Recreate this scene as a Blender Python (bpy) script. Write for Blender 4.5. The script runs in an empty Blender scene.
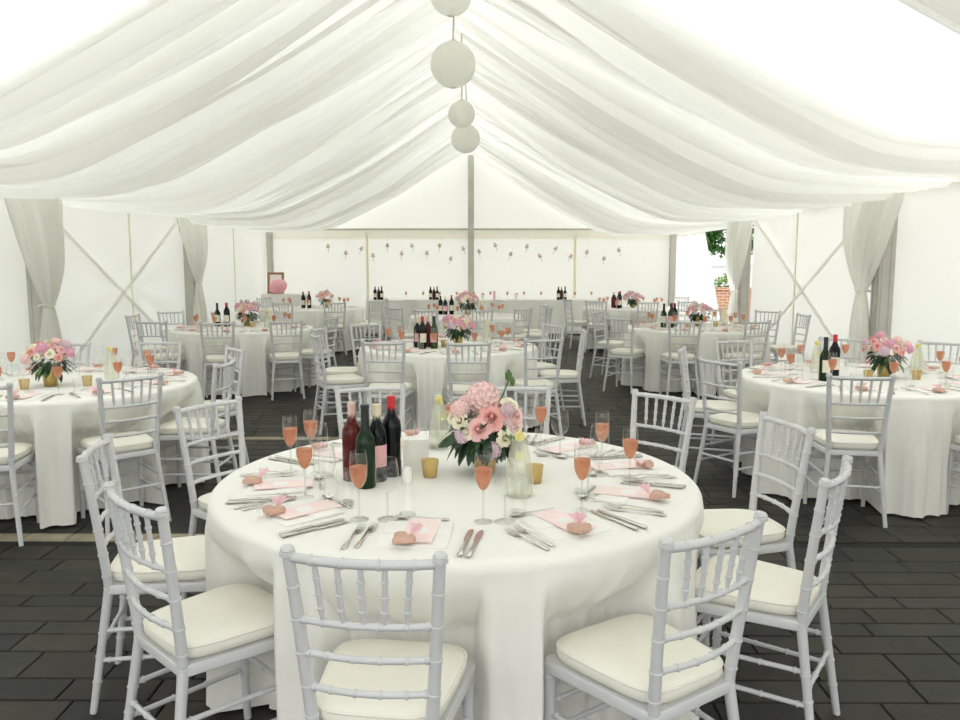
import bpy, math, random
from mathutils import Vector, Matrix
from math import sin, cos, pi, radians as R, hypot, atan2, degrees

random.seed(11)
S = bpy.context.scene
COL = S.collection

# ------------------------------------------------------------------ camera
F, VX, VY, EYE = 800.0, 485.0, 264.0, 1.57
d = Vector(((VX-480)/F, (VY-360)/F, 1)).normalized()
psi = math.asin(-d.x); pit = atan2(-d.y, d.z)
FW = Vector((sin(psi)*cos(pit), cos(psi)*cos(pit), -sin(pit)))
RT = Vector((cos(psi), -sin(psi), 0)); DN = FW.cross(RT)
cam_data = bpy.data.cameras.new('camera'); cam = bpy.data.objects.new('camera', cam_data)
cam_data.sensor_width = 36; cam_data.lens = 36*F/960; cam_data.clip_start = .02; cam_data.clip_end = 400
M3 = Matrix((RT, -DN, -FW)).transposed()
cam.matrix_world = Matrix.Translation((0, 0, EYE)) @ M3.to_4x4()
COL.objects.link(cam); S.camera = cam

def px(X, Y, Z):
    """where a point of the room falls in the picture; only used to leave out things that are wholly outside the frame"""
    v = Vector((X, Y, Z-EYE)); c = (RT.dot(v), DN.dot(v), FW.dot(v))
    if c[2] < .05: return -9999, -9999
    return 480+F*c[0]/c[2], 360+F*c[1]/c[2]

# ------------------------------------------------------------------ materials
def newmat(name):
    m = bpy.data.materials.new(name); m.use_nodes = True
    nt = m.node_tree; nt.nodes.clear()
    out = nt.nodes.new('ShaderNodeOutputMaterial')
    return m, nt, out

def solid(name, col, rough=.5, metal=0., spec=.5, var=0., scale=20., bump=0., bscale=200., sheen=0., coat=0.):
    m, nt, out = newmat(name)
    b = nt.nodes.new('ShaderNodeBsdfPrincipled')
    b.inputs['Base Color'].default_value = (*col, 1); b.inputs['Roughness'].default_value = rough
    b.inputs['Metallic'].default_value = metal; b.inputs['Specular IOR Level'].default_value = spec
    if sheen: b.inputs['Sheen Weight'].default_value = sheen
    if coat: b.inputs['Coat Weight'].default_value = coat
    tc = nt.nodes.new('ShaderNodeTexCoord')
    if var:
        n = nt.nodes.new('ShaderNodeTexNoise'); n.inputs['Scale'].default_value = scale; n.inputs['Detail'].default_value = 4
        nt.links.new(tc.outputs['Object'], n.inputs['Vector'])
        r = nt.nodes.new('ShaderNodeValToRGB')
        r.color_ramp.elements[0].position = .3; r.color_ramp.elements[1].position = .7
        r.color_ramp.elements[0].color = (*[max(0, c*(1-var)) for c in col], 1)
        r.color_ramp.elements[1].color = (*[min(1, c*(1+var)) for c in col], 1)
        nt.links.new(n.outputs['Fac'], r.inputs['Fac']); nt.links.new(r.outputs['Color'], b.inputs['Base Color'])
    if bump:
        n2 = nt.nodes.new('ShaderNodeTexNoise'); n2.inputs['Scale'].default_value = bscale
        nt.links.new(tc.outputs['Object'], n2.inputs['Vector'])
        bp = nt.nodes.new('ShaderNodeBump'); bp.inputs['Strength'].default_value = bump; bp.inputs['Distance'].default_value = .002
        nt.links.new(n2.outputs['Fac'], bp.inputs['Height']); nt.links.new(bp.outputs['Normal'], b.inputs['Normal'])
    nt.links.new(b.outputs[0], out.inputs[0])
    return m

def fabric(name, col, tcol, t, bump=.1, bscale=6., rough=1.):
    """thin cloth or PVC that lets daylight through"""
    m, nt, out = newmat(name)
    df = nt.nodes.new('ShaderNodeBsdfDiffuse'); df.inputs['Color'].default_value = (*col, 1); df.inputs['Roughness'].default_value = rough
    tr = nt.nodes.new('ShaderNodeBsdfTranslucent'); tr.inputs['Color'].default_value = (*tcol, 1)
    mx = nt.nodes.new('ShaderNodeMixShader'); mx.inputs[0].default_value = t
    tc = nt.nodes.new('ShaderNodeTexCoord'); n = nt.nodes.new('ShaderNodeTexNoise'); n.inputs['Scale'].default_value = bscale
    n.inputs['Detail'].default_value = 3
    nt.links.new(tc.outputs['Object'], n.inputs['Vector'])
    bp = nt.nodes.new('ShaderNodeBump'); bp.inputs['Strength'].default_value = bump; bp.inputs['Distance'].default_value = .05
    nt.links.new(n.outputs['Fac'], bp.inputs['Height'])
    for q in (df, tr): nt.links.new(bp.outputs['Normal'], q.inputs['Normal'])
    nt.links.new(df.outputs[0], mx.inputs[1]); nt.links.new(tr.outputs[0], mx.inputs[2]); nt.links.new(mx.outputs[0], out.inputs[0])
    return m

def glass(name, tint=(.97, .98, .97), gl=1.0, ior=1.45, rough=.02):
    """thin clear glass wall: transparent with a Fresnel reflection"""
    m, nt, out = newmat(name)
    t = nt.nodes.new('ShaderNodeBsdfTransparent'); t.inputs[0].default_value = (*tint, 1)
    g = nt.nodes.new('ShaderNodeBsdfGlossy'); g.inputs['Color'].default_value = (gl, gl, gl, 1); g.inputs['Roughness'].default_value = rough
    lw = nt.nodes.new('ShaderNodeLayerWeight'); lw.inputs['Blend'].default_value = .5
    pw = nt.nodes.new('ShaderNodeMath'); pw.operation = 'POWER'; pw.inputs[1].default_value = 4.
    f = nt.nodes.new('ShaderNodeMath'); f.operation = 'MULTIPLY_ADD'; f.inputs[1].default_value = .75*(ior-.45); f.inputs[2].default_value = .055; f.use_clamp = True
    nt.links.new(lw.outputs['Facing'], pw.inputs[0]); nt.links.new(pw.outputs[0], f.inputs[0])
    mx = nt.nodes.new('ShaderNodeMixShader')
    nt.links.new(f.outputs[0], mx.inputs[0]); nt.links.new(t.outputs[0], mx.inputs[1]); nt.links.new(g.outputs[0], mx.inputs[2])
    nt.links.new(mx.outputs[0], out.inputs[0])
    return m

def liquid(name, tint, body, k=.5):
    m, nt, out = newmat(name)
    t = nt.nodes.new('ShaderNodeBsdfTransparent'); t.inputs[0].default_value = (*tint, 1)
    p = nt.nodes.new('ShaderNodeBsdfTranslucent'); p.inputs[0].default_value = (*body, 1)
    q = nt.nodes.new('ShaderNodeBsdfPrincipled'); q.inputs['Base Color'].default_value = (*body, 1); q.inputs['Roughness'].default_value = .1
    m1 = nt.nodes.new('ShaderNodeMixShader'); m1.inputs[0].default_value = .5
    nt.links.new(p.outputs[0], m1.inputs[1]); nt.links.new(q.outputs[0], m1.inputs[2])
    m2 = nt.nodes.new('ShaderNodeMixShader'); m2.inputs[0].default_value = k
    nt.links.new(t.outputs[0], m2.inputs[1]); nt.links.new(m1.outputs[0], m2.inputs[2]); nt.links.new(m2.outputs[0], out.inputs[0])
    return m

def paver_mat():
    m, nt, out = newmat('grey_concrete_pavers')
    b = nt.nodes.new('ShaderNodeBsdfPrincipled'); b.inputs['Roughness'].default_value = .62; b.inputs['Specular IOR Level'].default_value = .35
    a = nt.nodes.new('ShaderNodeAttribute'); a.attribute_name = 'Tone'
    tc = nt.nodes.new('ShaderNodeTexCoord')
    n = nt.nodes.new('ShaderNodeTexNoise'); n.inputs['Scale'].default_value = 5; n.inputs['Detail'].default_value = 8; n.inputs['Roughness'].default_value = .65
    nt.links.new(tc.outputs['Object'], n.inputs['Vector'])
    r = nt.nodes.new('ShaderNodeValToRGB'); r.color_ramp.elements[0].position = .25; r.color_ramp.elements[1].position = .8
    r.color_ramp.elements[0].color = (.55, .55, .55, 1); r.color_ramp.elements[1].color = (1.25, 1.25, 1.25, 1)
    mu = nt.nodes.new('ShaderNodeMix'); mu.data_type = 'RGBA'; mu.blend_type = 'MULTIPLY'; mu.inputs[0].default_value = 1
    nt.links.new(n.outputs['Fac'], r.inputs['Fac'])
    nt.links.new(a.outputs['Color'], mu.inputs[6]); nt.links.new(r.outputs['Color'], mu.inputs[7])
    nt.links.new(mu.outputs[2], b.inputs['Base Color'])
    n2 = nt.nodes.new('ShaderNodeTexNoise'); n2.inputs['Scale'].default_value = 90; n2.inputs['Detail'].default_value = 3
    nt.links.new(tc.outputs['Object'], n2.inputs['Vector'])
    bp = nt.nodes.new('ShaderNodeBump'); bp.inputs['Strength'].default_value = .35; bp.inputs['Distance'].default_value = .004
    nt.links.new(n2.outputs['Fac'], bp.inputs['Height']); nt.links.new(bp.outputs['Normal'], b.inputs['Normal'])
    nt.links.new(b.outputs[0], out.inputs[0])
    return m

def brick_mat():
    m, nt, out = newmat('orange_garden_brick')
    b = nt.nodes.new('ShaderNodeBsdfPrincipled'); b.inputs['Roughness'].default_value = .9
    t = nt.nodes.new('ShaderNodeTexBrick'); tc = nt.nodes.new('ShaderNodeTexCoord'); mp = nt.nodes.new('ShaderNodeMapping')
    mp.inputs['Rotation'].default_value = (R(90), 0, 0)
    t.inputs['Color1'].default_value = (.55, .25, .13, 1); t.inputs['Color2'].default_value = (.46, .19, .1, 1); t.inputs['Mortar'].default_value = (.6, .52, .42, 1)
    t.inputs['Scale'].default_value = 1; t.inputs['Brick Width'].default_value = .24; t.inputs['Row Height'].default_value = .085; t.inputs['Mortar Size'].default_value = .012
    nt.links.new(tc.outputs['Object'], mp.inputs[0]); nt.links.new(mp.outputs[0], t.inputs['Vector']); nt.links.new(t.outputs[0], b.inputs['Base Color'])
    nt.links.new(b.outputs[0], out.inputs[0])
    return m

M = dict(
    paint=solid('white_chair_lacquer', (.63, .63, .645), .34, spec=.45, coat=.15),
    cushion=solid('cream_seat_cloth', (.86, .835, .75), .95, bump=.25, bscale=350, var=.02, scale=8),
    cloth=solid('white_table_linen', (.87, .86, .815), .85, sheen=.15, bump=.15, bscale=420),
    napkin=solid('white_napkin_linen', (.88, .87, .84), .9, bump=.2, bscale=400),
    card=solid('pale_pink_card', (.92, .755, .73), .7, var=.03, scale=30),
    label=solid('white_paper', (.9, .88, .86), .8),
    cookie=solid('pink_brown_icing', (.60, .37, .29), .6, var=.15, scale=40),
    tulle=fabric('pink_tulle', (.93, .70, .74), (.95, .74, .78), .5, bump=.3, bscale=60),
    steel=solid('polished_cutlery_steel', (.62, .60, .56), .2, metal=1.),
    wood=solid('brown_table_wood', (.22, .14, .08), .6, var=.2, scale=6),
    frame_wood=solid('copper_brown_frame_wood', (.30, .15, .07), .5, var=.2, scale=12),
    leg_steel=solid('dark_steel', (.12, .12, .13), .4, metal=.6),
    gold=solid('brushed_gold', (.56, .40, .14), .3, metal=.85, var=.12, scale=60),
    gold_glass=liquid('gold_mercury_glass', (.92, .84, .6), (.80, .68, .40), .55),
    wax=solid('cream_candle_wax', (.9, .84, .66), .6),
    ceramic=solid('white_ceramic', (.86, .86, .83), .25),
    box=solid('white_textured_card', (.84, .84, .8), .9, bump=.5, bscale=120),
    glass=glass('clear_glass', (.985, .99, .985)), stem=glass('clear_stem_glass', (.93, .94, .93), 1., 1.7),
    rose=liquid('rose_fizz', (.99, .70, .52), (.78, .40, .25), .72),
    water=liquid('lemon_water', (.955, .965, .91), (.88, .89, .80), .28),
    lemon=solid('lemon_yellow', (.92, .82, .30), .5, var=.1, scale=80),
    green_glass=solid('dark_green_bottle_glass', (.008, .025, .009), .1, spec=.28),
    olive_glass=solid('olive_bottle_glass', (.028, .045, .008), .1, spec=.28),
    black_glass=solid('black_wine_bottle_glass', (.005, .007, .008), .1, spec=.25),
    rose_glass=solid('rose_wine_bottle_glass', (.10, .014, .012), .1, spec=.28),
    foil_red=solid('red_bottle_foil', (.62, .02, .03), .35), foil_black=solid('black_bottle_foil', (.015, .018, .018), .35),
    foil_cream=solid('cream_bottle_foil', (.75, .65, .45), .45), foil_pink=solid('clear_pink_bottle_neck', (.75, .5, .45), .2),
    label_pink=solid('pink_bottle_label', (.78, .42, .45), .7), label_cream=solid('cream_bottle_label', (.8, .74, .62), .7),
    alu=solid('dull_aluminium', (.58, .56, .51), .5, metal=.2, var=.06, scale=5),
    seam=fabric('cream_seam_tape', (.93, .90, .80), (.93, .90, .80), .55, .05),
    strap=fabric('grey_webbing_strap', (.95, .95, .92), (.95, .95, .92), .6, .05),
    valance=fabric('cream_valance', (.93, .91, .83), (.93, .91, .83), .55, .15, 20),
    pvc=fabric('white_tent_pvc', (.91, .91, .87), (.88, .88, .83), .36, .25, 1.6),
    roof=fabric('white_roof_pvc', (.92, .92, .89), (.93, .94, .91), .5, .05, 1.),
    liner=fabric('white_voile_lining', (.945, .94, .908), (.966, .966, .948), .64, .12, 3.),
    voile=fabric('white_voile_curtain', (.97, .967, .93), (.97, .965, .93), .55, .1, 8.),
    lantern=fabric('white_lantern_paper', (.97, .965, .92), (.98, .975, .94), .68, .1, 30),
    cord=solid('beige_cord', (.55, .52, .42), .8),
    balloon=solid('pink_satin', (.85, .42, .48), .4),
    leaf=solid('dark_green_leaf', (.02, .055, .022), .45, var=.4, scale=30),
    leaf_light=solid('mid_green_leaf', (.09, .17, .05), .5, var=.3, scale=30),
    p_pink=solid('rose_pink_petal', (.89, .54, .53), .7, var=.12, scale=40),
    p_coral=solid('coral_petal', (.89, .45, .42), .7, var=.12, scale=40),
    p_blush=solid('blush_petal', (.90, .66, .64), .75, var=.12, scale=60),
    p_cream=solid('cream_petal', (.92, .88, .70), .75, var=.06, scale=40),
    p_lilac=solid('lilac_petal', (.74, .57, .65), .75, var=.15, scale=60),
    p_mauve=solid('mauve_pink_petal', (.82, .45, .58), .75, var=.15, scale=60),
    gyp=solid('tiny_white_blossom', (.92, .9, .86), .8),
    pavers=paver_mat(), joint=solid('dark_joint_sand', (.012, .012, .011), .95),
    asphalt=solid('outdoor_paving', (.30, .29, .26), .9, var=.15, scale=3),
    brick=brick_mat(), render=solid('pale_rendered_wall', (.78, .8, .84), .9, var=.05, scale=2),
    tree=solid('garden_tree_leaves', (.08, .2, .05), .6, var=.4, scale=9), shrub=solid('garden_shrub_leaves', (.22, .36, .08), .6, var=.3, scale=9),
    bark=solid('tree_bark', (.1, .07, .05), .9, var=.3, scale=8),
)

# ------------------------------------------------------------------ mesh builder
class MB:
    def __init__(s): s.v = []; s.f = []
    def grid(s, rows, close_u=False, close_v=False, flip=False):
        """rows: list of equal-length rings of points"""
        o = len(s.v); n = len(rows[0]); k = len(rows)
        for r in rows: s.v.extend([tuple(p) for p in r])
        for i in range(k if close_v else k-1):
            for j in range(n if close_u else n-1):
                a = o+i*n+j; b = o+i*n+(j+1) % n; c = o+((i+1) % k)*n+(j+1) % n; e = o+((i+1) % k)*n+j
                s.f.append((a, e, c, b) if flip else (a, b, c, e))
        return o
    def ngon(s, idx): s.f.append(tuple(idx))
    def lathe(s, prof, n=16, c=(0, 0, 0), cap0=False, cap1=False):
        rows = [[(c[0]+r*cos(2*pi*j/n), c[1]+r*sin(2*pi*j/n), c[2]+z) for j in range(n)] for r, z in prof]
        o = s.grid(rows, close_u=True)
        if cap0: s.ngon([o+j for j in range(n)][::-1])
        if cap1: s.ngon([o+(len(prof)-1)*n+j for j in range(n)])
        return s
    def tube(s, pts, rad, n=8, caps=True):
        pts = [Vector(p) for p in pts]; k = len(pts)
        if not hasattr(rad, '__len__'): rad = [rad]*k
        rows = []; up = None
        for i, p in enumerate(pts):
            t = (pts[min(i+1, k-1)]-pts[max(i-1, 0)])
            if t.length < 1e-9: t = Vector((0, 0, 1))
            t.normalize()
            if up is None:
                up = Vector((1, 0, 0)) if abs(t.x) < .8 else Vector((0, 1, 0))
            u = (up-t*up.dot(t)).normalized(); up = u; w = t.cross(u)
            rows.append([p+(u*cos(2*pi*j/n)+w*sin(2*pi*j/n))*rad[i] for j in range(n)])
        o = s.grid(rows, close_u=True)
        if caps:
            s.ngon([o+j for j in range(n)][::-1]); s.ngon([o+(k-1)*n+j for j in range(n)])
        return s
    def box(s, c, e, rot=0):
        o = len(s.v); x, y, z = e[0]/2, e[1]/2, e[2]/2
        for sz in (-1, 1):
            for sx, sy in ((-1, -1), (1, -1), (1, 1), (-1, 1)):
                a, b = sx*x, sy*y
                s.v.append((c[0]+a*cos(rot)-b*sin(rot), c[1]+a*sin(rot)+b*cos(rot), c[2]+sz*z))
        for q in ((3, 2, 1, 0), (4, 5, 6, 7), (0, 1, 5, 4), (1, 2, 6, 5), (2, 3, 7, 6), (3, 0, 4, 7)): s.f.append(tuple(o+i for i in q))
        return s
    def xform(s, mat, start=0):
        for i in range(start, len(s.v)): s.v[i] = tuple(mat @ Vector(s.v[i]))
        return s
    def mesh(s, name, mat, smooth=True, ang=40):
        me = bpy.data.meshes.new(name); me.from_pydata(s.v, [], s.f)
        if mat is not None: me.materials.append(mat)
        if smooth:
            me.polygons.foreach_set('use_smooth', [True]*len(me.polygons))
            me.set_sharp_from_angle(angle=R(ang))
        me.update(); return me
    def build(s, name, mat, parent=None, smooth=True, ang=40, loc=None):
        o = bpy.data.objects.new(name, s.mesh(name, mat, smooth, ang)); COL.objects.link(o)
        if parent is not None: o.parent = parent
        if loc is not None: o.location = loc
        return o

def empty(name):
    o = bpy.data.objects.new(name, None); o.empty_display_size = .1; COL.objects.link(o); return o
def tag(o, label, cat, group=None):
    o['label'] = label; o['category'] = cat
    if group: o['group'] = group
    return o
def struct(o): o['kind'] = 'structure'; return o
KIDS = {}
def kids(o): return list(o.children)
def copy_tree(o, parent=None):
    c = o.copy(); COL.objects.link(c)
    if parent is not None: c.parent = parent
    for ch in kids(o): copy_tree(ch, c)
    return c
class Kind:
    """the first placing moves the thing that was built, later ones copy it with its parts"""
    def __init__(s, root, cat): s.root = root; s.cat = cat; s.used = False
    def put(s, loc, rz, label, group, scale=None):
        o = s.root if not s.used else copy_tree(s.root)
        s.used = True
        o.location = loc; o.rotation_euler = (0, 0, rz)
        if scale: o.scale = (scale,)*3
        return tag(o, label, s.cat, group)

# ------------------------------------------------------------------ the marquee
XC, HW, YB, EAVE, RIDGE = -.335, 4.95, 19.45, 2.40, 4.22
XL, XR = XC-HW, XC+HW
BAYS = (9.2, 14.0)

# floor of long concrete pavers laid in rows of mixed widths
mb = MB(); tones = []
rnd = random.Random(4)
y = -2.2; rows = []
while y < YB+.6:
    w = rnd.choice((.122, .155, .155, .212))
    if y < 4.47 < y+w: rows.append((4.41, .122, 1)); y = 4.532; continue
    if y < 4.41 < y+w: w = 4.41-y
    if y < 7.10 < y+w and y < 7.05: w = 7.06-y
    if abs(y-7.06) < .001: rows.append((7.06, .122, 2)); y = 7.182; continue
    if w < .03: y += w; continue
    rows.append((y, w, 0)); y += w
for (y, w, tan) in rows:
    x = -6.2+rnd.random()*.3
    while x < 6.0:
        l = rnd.choice((.26, .34, .34, .43, .51))
        g = .0035; c = .004
        x0, x1, y0, y1 = x+g, x+l-g, y+g, y+w-g
        o = len(mb.v)
        for (zz, q) in ((-.012, 0), (-.003, 0), (0, c)):
            mb.v += [(x0+q, y0+q, zz), (x1-q, y0+q, zz), (x1-q, y1-q, zz), (x0+q, y1-q, zz)]
        for k in (0, 4):
            for i in range(4): mb.f.append((o+k+i, o+k+(i+1) % 4, o+k+4+(i+1) % 4, o+k+4+i))
        mb.f.append((o+8, o+9, o+10, o+11))
        if tan and x < -1.35: t = (.36, .31, .22)
        else:
            k = rnd.uniform(.62, 1.25); h = rnd.uniform(-.006, .006)
            t = (.034*k+h*.3, .0315*k, .0245*k-h*.2)
        tones += [t]*12
        x += l
fl = mb.build('floor', M['pavers'], smooth=False); struct(fl)
ca = fl.data.color_attributes.new('Tone', 'FLOAT_COLOR', 'POINT')
ca.data.foreach_set('color', [c for t in tones for c in (*t, 1.)])
fb = MB(); fb.box((0, 8.7, -.04), (12.6, 22.2, .06)); b = fb.build('floor_bed', M['joint'], fl, smooth=False)
gb = MB(); gb.box((0, 15, -.12), (160, 160, .09)); struct(gb.build('ground', M['asphalt'], smooth=False))

def noise(x, y, s):
    return (sin(x*1.7+s)+sin(y*2.3+s*2.1+x*.6)+.6*sin(x*4.1-y*1.3+s*3)+.5*sin(y*6.1+s+x*2.2))/3.1

# walls: PVC sheets with gentle wrinkles; the last bay on the right is open
def wall_sheet(name, pt, na, nb):
    m = MB(); m.grid([[pt(i/na, j/nb) for i in range(na+1)] for j in range(nb+1)]); return struct(m.build(name, M['pvc'], ang=180))
def wl(u, v):
    y = -2+(YB+2)*u; z = EAVE*v
    bay = (y-11.95)/2.5
    rad = .03*sin(9*atan2(z-1.2, (y-11.95)*.6)+.5)*max(0, 1-abs(bay))*min(1, hypot(z-1.2, y-11.95)) if abs(bay) < 1 else 0
    return (XL-.012+.012*noise(y*.9, z*1.6, 1)+rad, y, z)
wall_sheet('wall_left', wl, 300, 36)
def wr(u, v):
    y = -2+(13.95+2)*u; z = EAVE*v
    return (XR+.012-.012*noise(y*.9, z*1.6, 5), y, z)
wall_sheet('wall_right', wr, 240, 36)
m = MB()
N = 60
rowsg = []
for j in range(37):
    rowsg.append([(XL-.06+(2*HW+.12)*i/N, YB+.012*noise((XL+2*HW*i/N)*.9, j*.12, 3), EAVE*j/36) for i in range(N+1)])
m.grid(rowsg)
m.grid([[(XL-.06+(2*HW+.12)*i/N, YB+.01, EAVE+(RIDGE-EAVE)*(1-abs(2*i/N-1))*t/6) for i in range(N+1)] for t in range(7)])
struct(m.build('wall_back', M['pvc'], ang=180))
# roof skin, two slopes, and the eave flap above the open bay
m = MB()
for sgn in (-1, 1):
    m.grid([[(XC+sgn*(HW+.15)*i/12, -2+(YB+2.3)*j/40, RIDGE+.1-(RIDGE-EAVE+.05)*i/12) for i in range(13)] for j in range(41)], flip=sgn < 0)
struct(m.build('roof', M['roof'], ang=180))
m = MB(); m.grid([[(XR+.03, 13.95+5.5*i/12, 2.24+.18*j/3) for i in range(13)] for j in range(4)]); struct(m.build('trim_1', M['pvc']))
# aluminium eave rail and cream valance of the end wall
m = MB(); m.tube([(XL, YB-.06, EAVE), (XR, YB-.06, EAVE)], .026, 8); struct(m.build('trim_2', M['alu']))
m = MB(); m.grid([[(XL+.06+(2*HW-.12)*i/80, YB-.05+.008*sin(i*1.1), EAVE-.03-.2*j/4) for i in range(81)] for j in range(5)]); struct(m.build('trim_3', M['valance'], ang=180))
# seam tapes
ti = 4
for X in (XC-2.5, XC+2.5):
    m = MB(); m.box((X, YB-.03, 1.15), (.06, .012, 2.3)); struct(m.build('trim_%d' % ti, M['seam'])); ti += 1
for X, Y in ((XL+.02, 11.95), (XL+.02, 16.9), (XR-.02, 11.95)):
    m = MB(); m.box((X, Y, 1.2), (.012, .035, 2.4)); struct(m.build('trim_%d' % ti, M['seam'])); ti += 1
for X in (XL+.03, XR-.03):
    m = MB(); m.tube([(X, -2, EAVE-.01), (X, YB if X < 0 else YB, EAVE-.01)], .022, 8); struct(m.build('trim_%d' % ti, M['alu'])); ti += 1

# posts
def post(x, y, w, h, label):
    r = empty('tent_post'); r.location = (x, y, 0)
    m = MB(); m.box((0, 0, h/2+.008), (w, w, h-.016))
    for s in (-1, 1):
        m.box((s*w*.28, -w/2-.003, h/2), (w*.12, .008, h-.04)); m.box((-w/2-.003, s*w*.28, h/2), (.008, w*.12, h-.04)); m.box((w/2+.003, s*w*.28, h/2), (.008, w*.12, h-.04))
    m.build('shaft', M['alu'], r, ang=30)
    m = MB(); m.box((0, 0, .004), (w+.03, w+.03, .008)); m.build('base_plate', M['alu'], r)
    tag(r, label, 'tent post', 'aluminium tent posts'); return r
post(XC, YB-.15, .13, RIDGE-.1, 'tall grey king post in the middle of the end wall')
post(XL+.13, YB-.14, .13, EAVE-.03, 'grey aluminium corner post beside the picture frame, left of the end wall')
post(XR-.13, YB-.14, .13, EAVE-.03, 'grey aluminium corner post at the right end of the end wall')
post(XL+.15, 9.2, .17, EAVE-.03, 'grey leg post behind the big curtain, nearer one on the left wall')
post(XL+.14, 14.0, .15, EAVE-.03, 'grey leg post behind the farther curtain on the left wall')
post(XR-.15, 9.05, .17, EAVE-.03, 'grey leg post behind the big curtain, nearer one on the right wall')
post(XR-.14, 13.9, .15, EAVE-.03, 'grey leg post beside the opening to the garden')

# bracing straps crossing on the side walls
for X, side in ((XL+.05, 'left'), (XR-.05, 'right')):
    for a, b2, nm in ((0, 1, 'rising away from the camera'), (1, 0, 'falling away from the camera')):
        dx = .012*(1 if nm[0] == 'r' else -1)
        z0 = .035 if a == 0 else 2.3; z1 = 2.3 if a == 0 else .035
        m = MB(); p = Vector((X+dx, BAYS[0]+.25, z0)); q = Vector((X+dx, BAYS[1]-.25, z1)); t = (q-p).normalized(); w = Vector((1, 0, 0)).cross(t)
        rr = []
        for k in range(9):
            c = p.lerp(q, k/8)
            rr.append([c+w*.028+Vector((.003, 0, 0)), c+w*.028-Vector((.003, 0, 0)), c-w*.028-Vector((.003, 0, 0)), c-w*.028+Vector((.003, 0, 0))])
        m.grid(rr, close_u=True)
        tag(m.build('bracing_strap', M['strap']), 'pale webbing strap %s across the %s wall' % (nm, side), 'strap', 'crossed bracing straps')

# swagged voile lining under the roof
PROF = [(0, 4.2), (.14, 4.12), (.69, 3.81), (1.25, 3.50), (1.84, 3.19), (2.5, 2.84), (3.21, 2.52), (3.8, 2.44), (4.4, 2.405), (4.9, 2.40)]
def prof(t):
    for (a, za), (b, zb) in zip(PROF, PROF[1:]):
        if t <= b:
            i = PROF.index((a, za)); p0 = PROF[max(i-1, 0)]; p3 = PROF[min(i+2, len(PROF)-1)]
            u = (t-a)/(b-a)
            m0 = (zb-p0[1])/(b-p0[0])*(b-a); m1 = (p3[1]-za)/(p3[0]-a)*(b-a)
            return (2*u**3-3*u*u+1)*za+(u**3-2*u*u+u)*m0+(-2*u**3+3*u*u)*zb+(u**3-u*u)*m1
    return PROF[-1][1]
def liner(name, y0f, y1f, seed):
    rn = random.Random(seed); m = MB()
    for sgn in (-1, 1):
        y0 = y0f(sgn); L = y1f(sgn)-y0
        creases = [0]
        while creases[-1] < L: creases.append(creases[-1]+rn.choice((.05, .07, .09, .11, .14, .18)))
        creases[-1] = L
        n = len(creases)
        drift = [[rn.uniform(-1, 1) for _ in range(3)] for _ in range(n)]
        amp = [rn.uniform(.6, 1.3) for _ in range(n)]
        lap = [rn.choice((.01, .02, .035, .055, .085)) for _ in range(n)]
        SUB, NX = 7, 44
        grid = []
        for jx in range(NX+1):
            s = jx/NX; t = 4.9*s
            env = min(1, .3+2.0*s)*(1-.55*s**3)
            cs = sorted(c+(0 if i in (0, n-1) else .05*(drift[i][0]*sin(pi*s)+drift[i][1]*sin(2*pi*s)*.6+drift[i][2]*s)) for i, c in enumerate(creases))
            row = []
            for i in range(n-1):
                a, b = cs[i]-(lap[i] if i else 0), cs[i+1]
                wd = b-a
                for k in range(SUB+1):
                    u = k/SUB; yy = a+wd*u
                    bulge = -amp[i]*min(wd, .34)*1.0*(max(0, sin(pi*u**.85))**.75)*env+.035*(1-u)*env
                    sway = .07*sin(yy*1.9+seed+sgn)*sin(pi*s)+.04*sin(yy*4.3+2*seed)*sin(pi*s)
                    row.append((XC+sgn*(t+.25*bulge), y0+yy, prof(t)+bulge+sway))
            grid.append(row)
        m.grid(grid, flip=sgn > 0)
    return struct(m.build(name, M['liner'], ang=55))
liner('ceiling', lambda s: 5.4 if s < 0 else 5.75, lambda s: YB-.32, 3)
liner('ceiling', lambda s: -1.6, lambda s: 3.2 if s < 0 else 4.2, 8)

# tied voile curtains hiding the leg posts
def curtain(x, y, wy, tie_y, tie_z, side, label, seed, top=EAVE-.02):
    """side +1: the room lies towards +x; open at the wall side"""
    rn = random.Random(seed); ph = [rn.uniform(0, 6) for _ in range(4)]
    r = empty('curtain'); r.location = (x, y, 0)
    m = MB(); NZ, NU = 46, 72; rws = []
    for j in range(NZ+1):
        z = .02+(top-.02)*j/NZ
        if z > tie_z:
            t = (z-tie_z)/(top-tie_z); w = .07+(wy-.07)*t**.75; dep = .05+.10*sin(pi*min(1, t))**.6+.03*t; cy = tie_y*(1-t)**1.25
        else:
            t = (tie_z-z)/tie_z; w = .07+.17*t**.6; dep = .05+.07*t**.6; cy = tie_y*(1-.35*t)
        f = .010+.024*min(1, abs(z-tie_z)/.5)
        row = []
        for i in range(NU+1):
            a = -pi/2+pi*i/NU
            k = 1+0*a
            fold = f*(sin(11*a+ph[0]+.8*z)+.6*sin(19*a+ph[1]-1.2*z)+.4*sin(5*a+ph[2]))
            row.append((side*(cos(a)*dep+.015+(fold if abs(a) < 1.5 else 0)*.9), cy+sin(a)*(w+fold*.4), z))
        rws.append(row)
    m.grid(rws); m.build('drape', M['voile'], r, ang=180)
    m = MB(); m.tube([(side*(.02+.085*cos(a)), tie_y+.095*sin(a), tie_z+.01*sin(3*a)) for a in [k*2*pi/20 for k in range(21)]], .012, 6); m.build('tie_band', M['voile'], r)
    tag(r, label, 'curtain', 'tied curtains at the leg posts'); return r
curtain(XL+.24, 9.0, .54, .16, 1.10, 1, 'white voile curtain tied at mid height, nearer one on the left wall', 1)
curtain(XL+.22, 13.85, .62, .22, 1.27, 1, 'white voile curtain tied at mid height, farther one on the left wall', 2)
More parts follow.
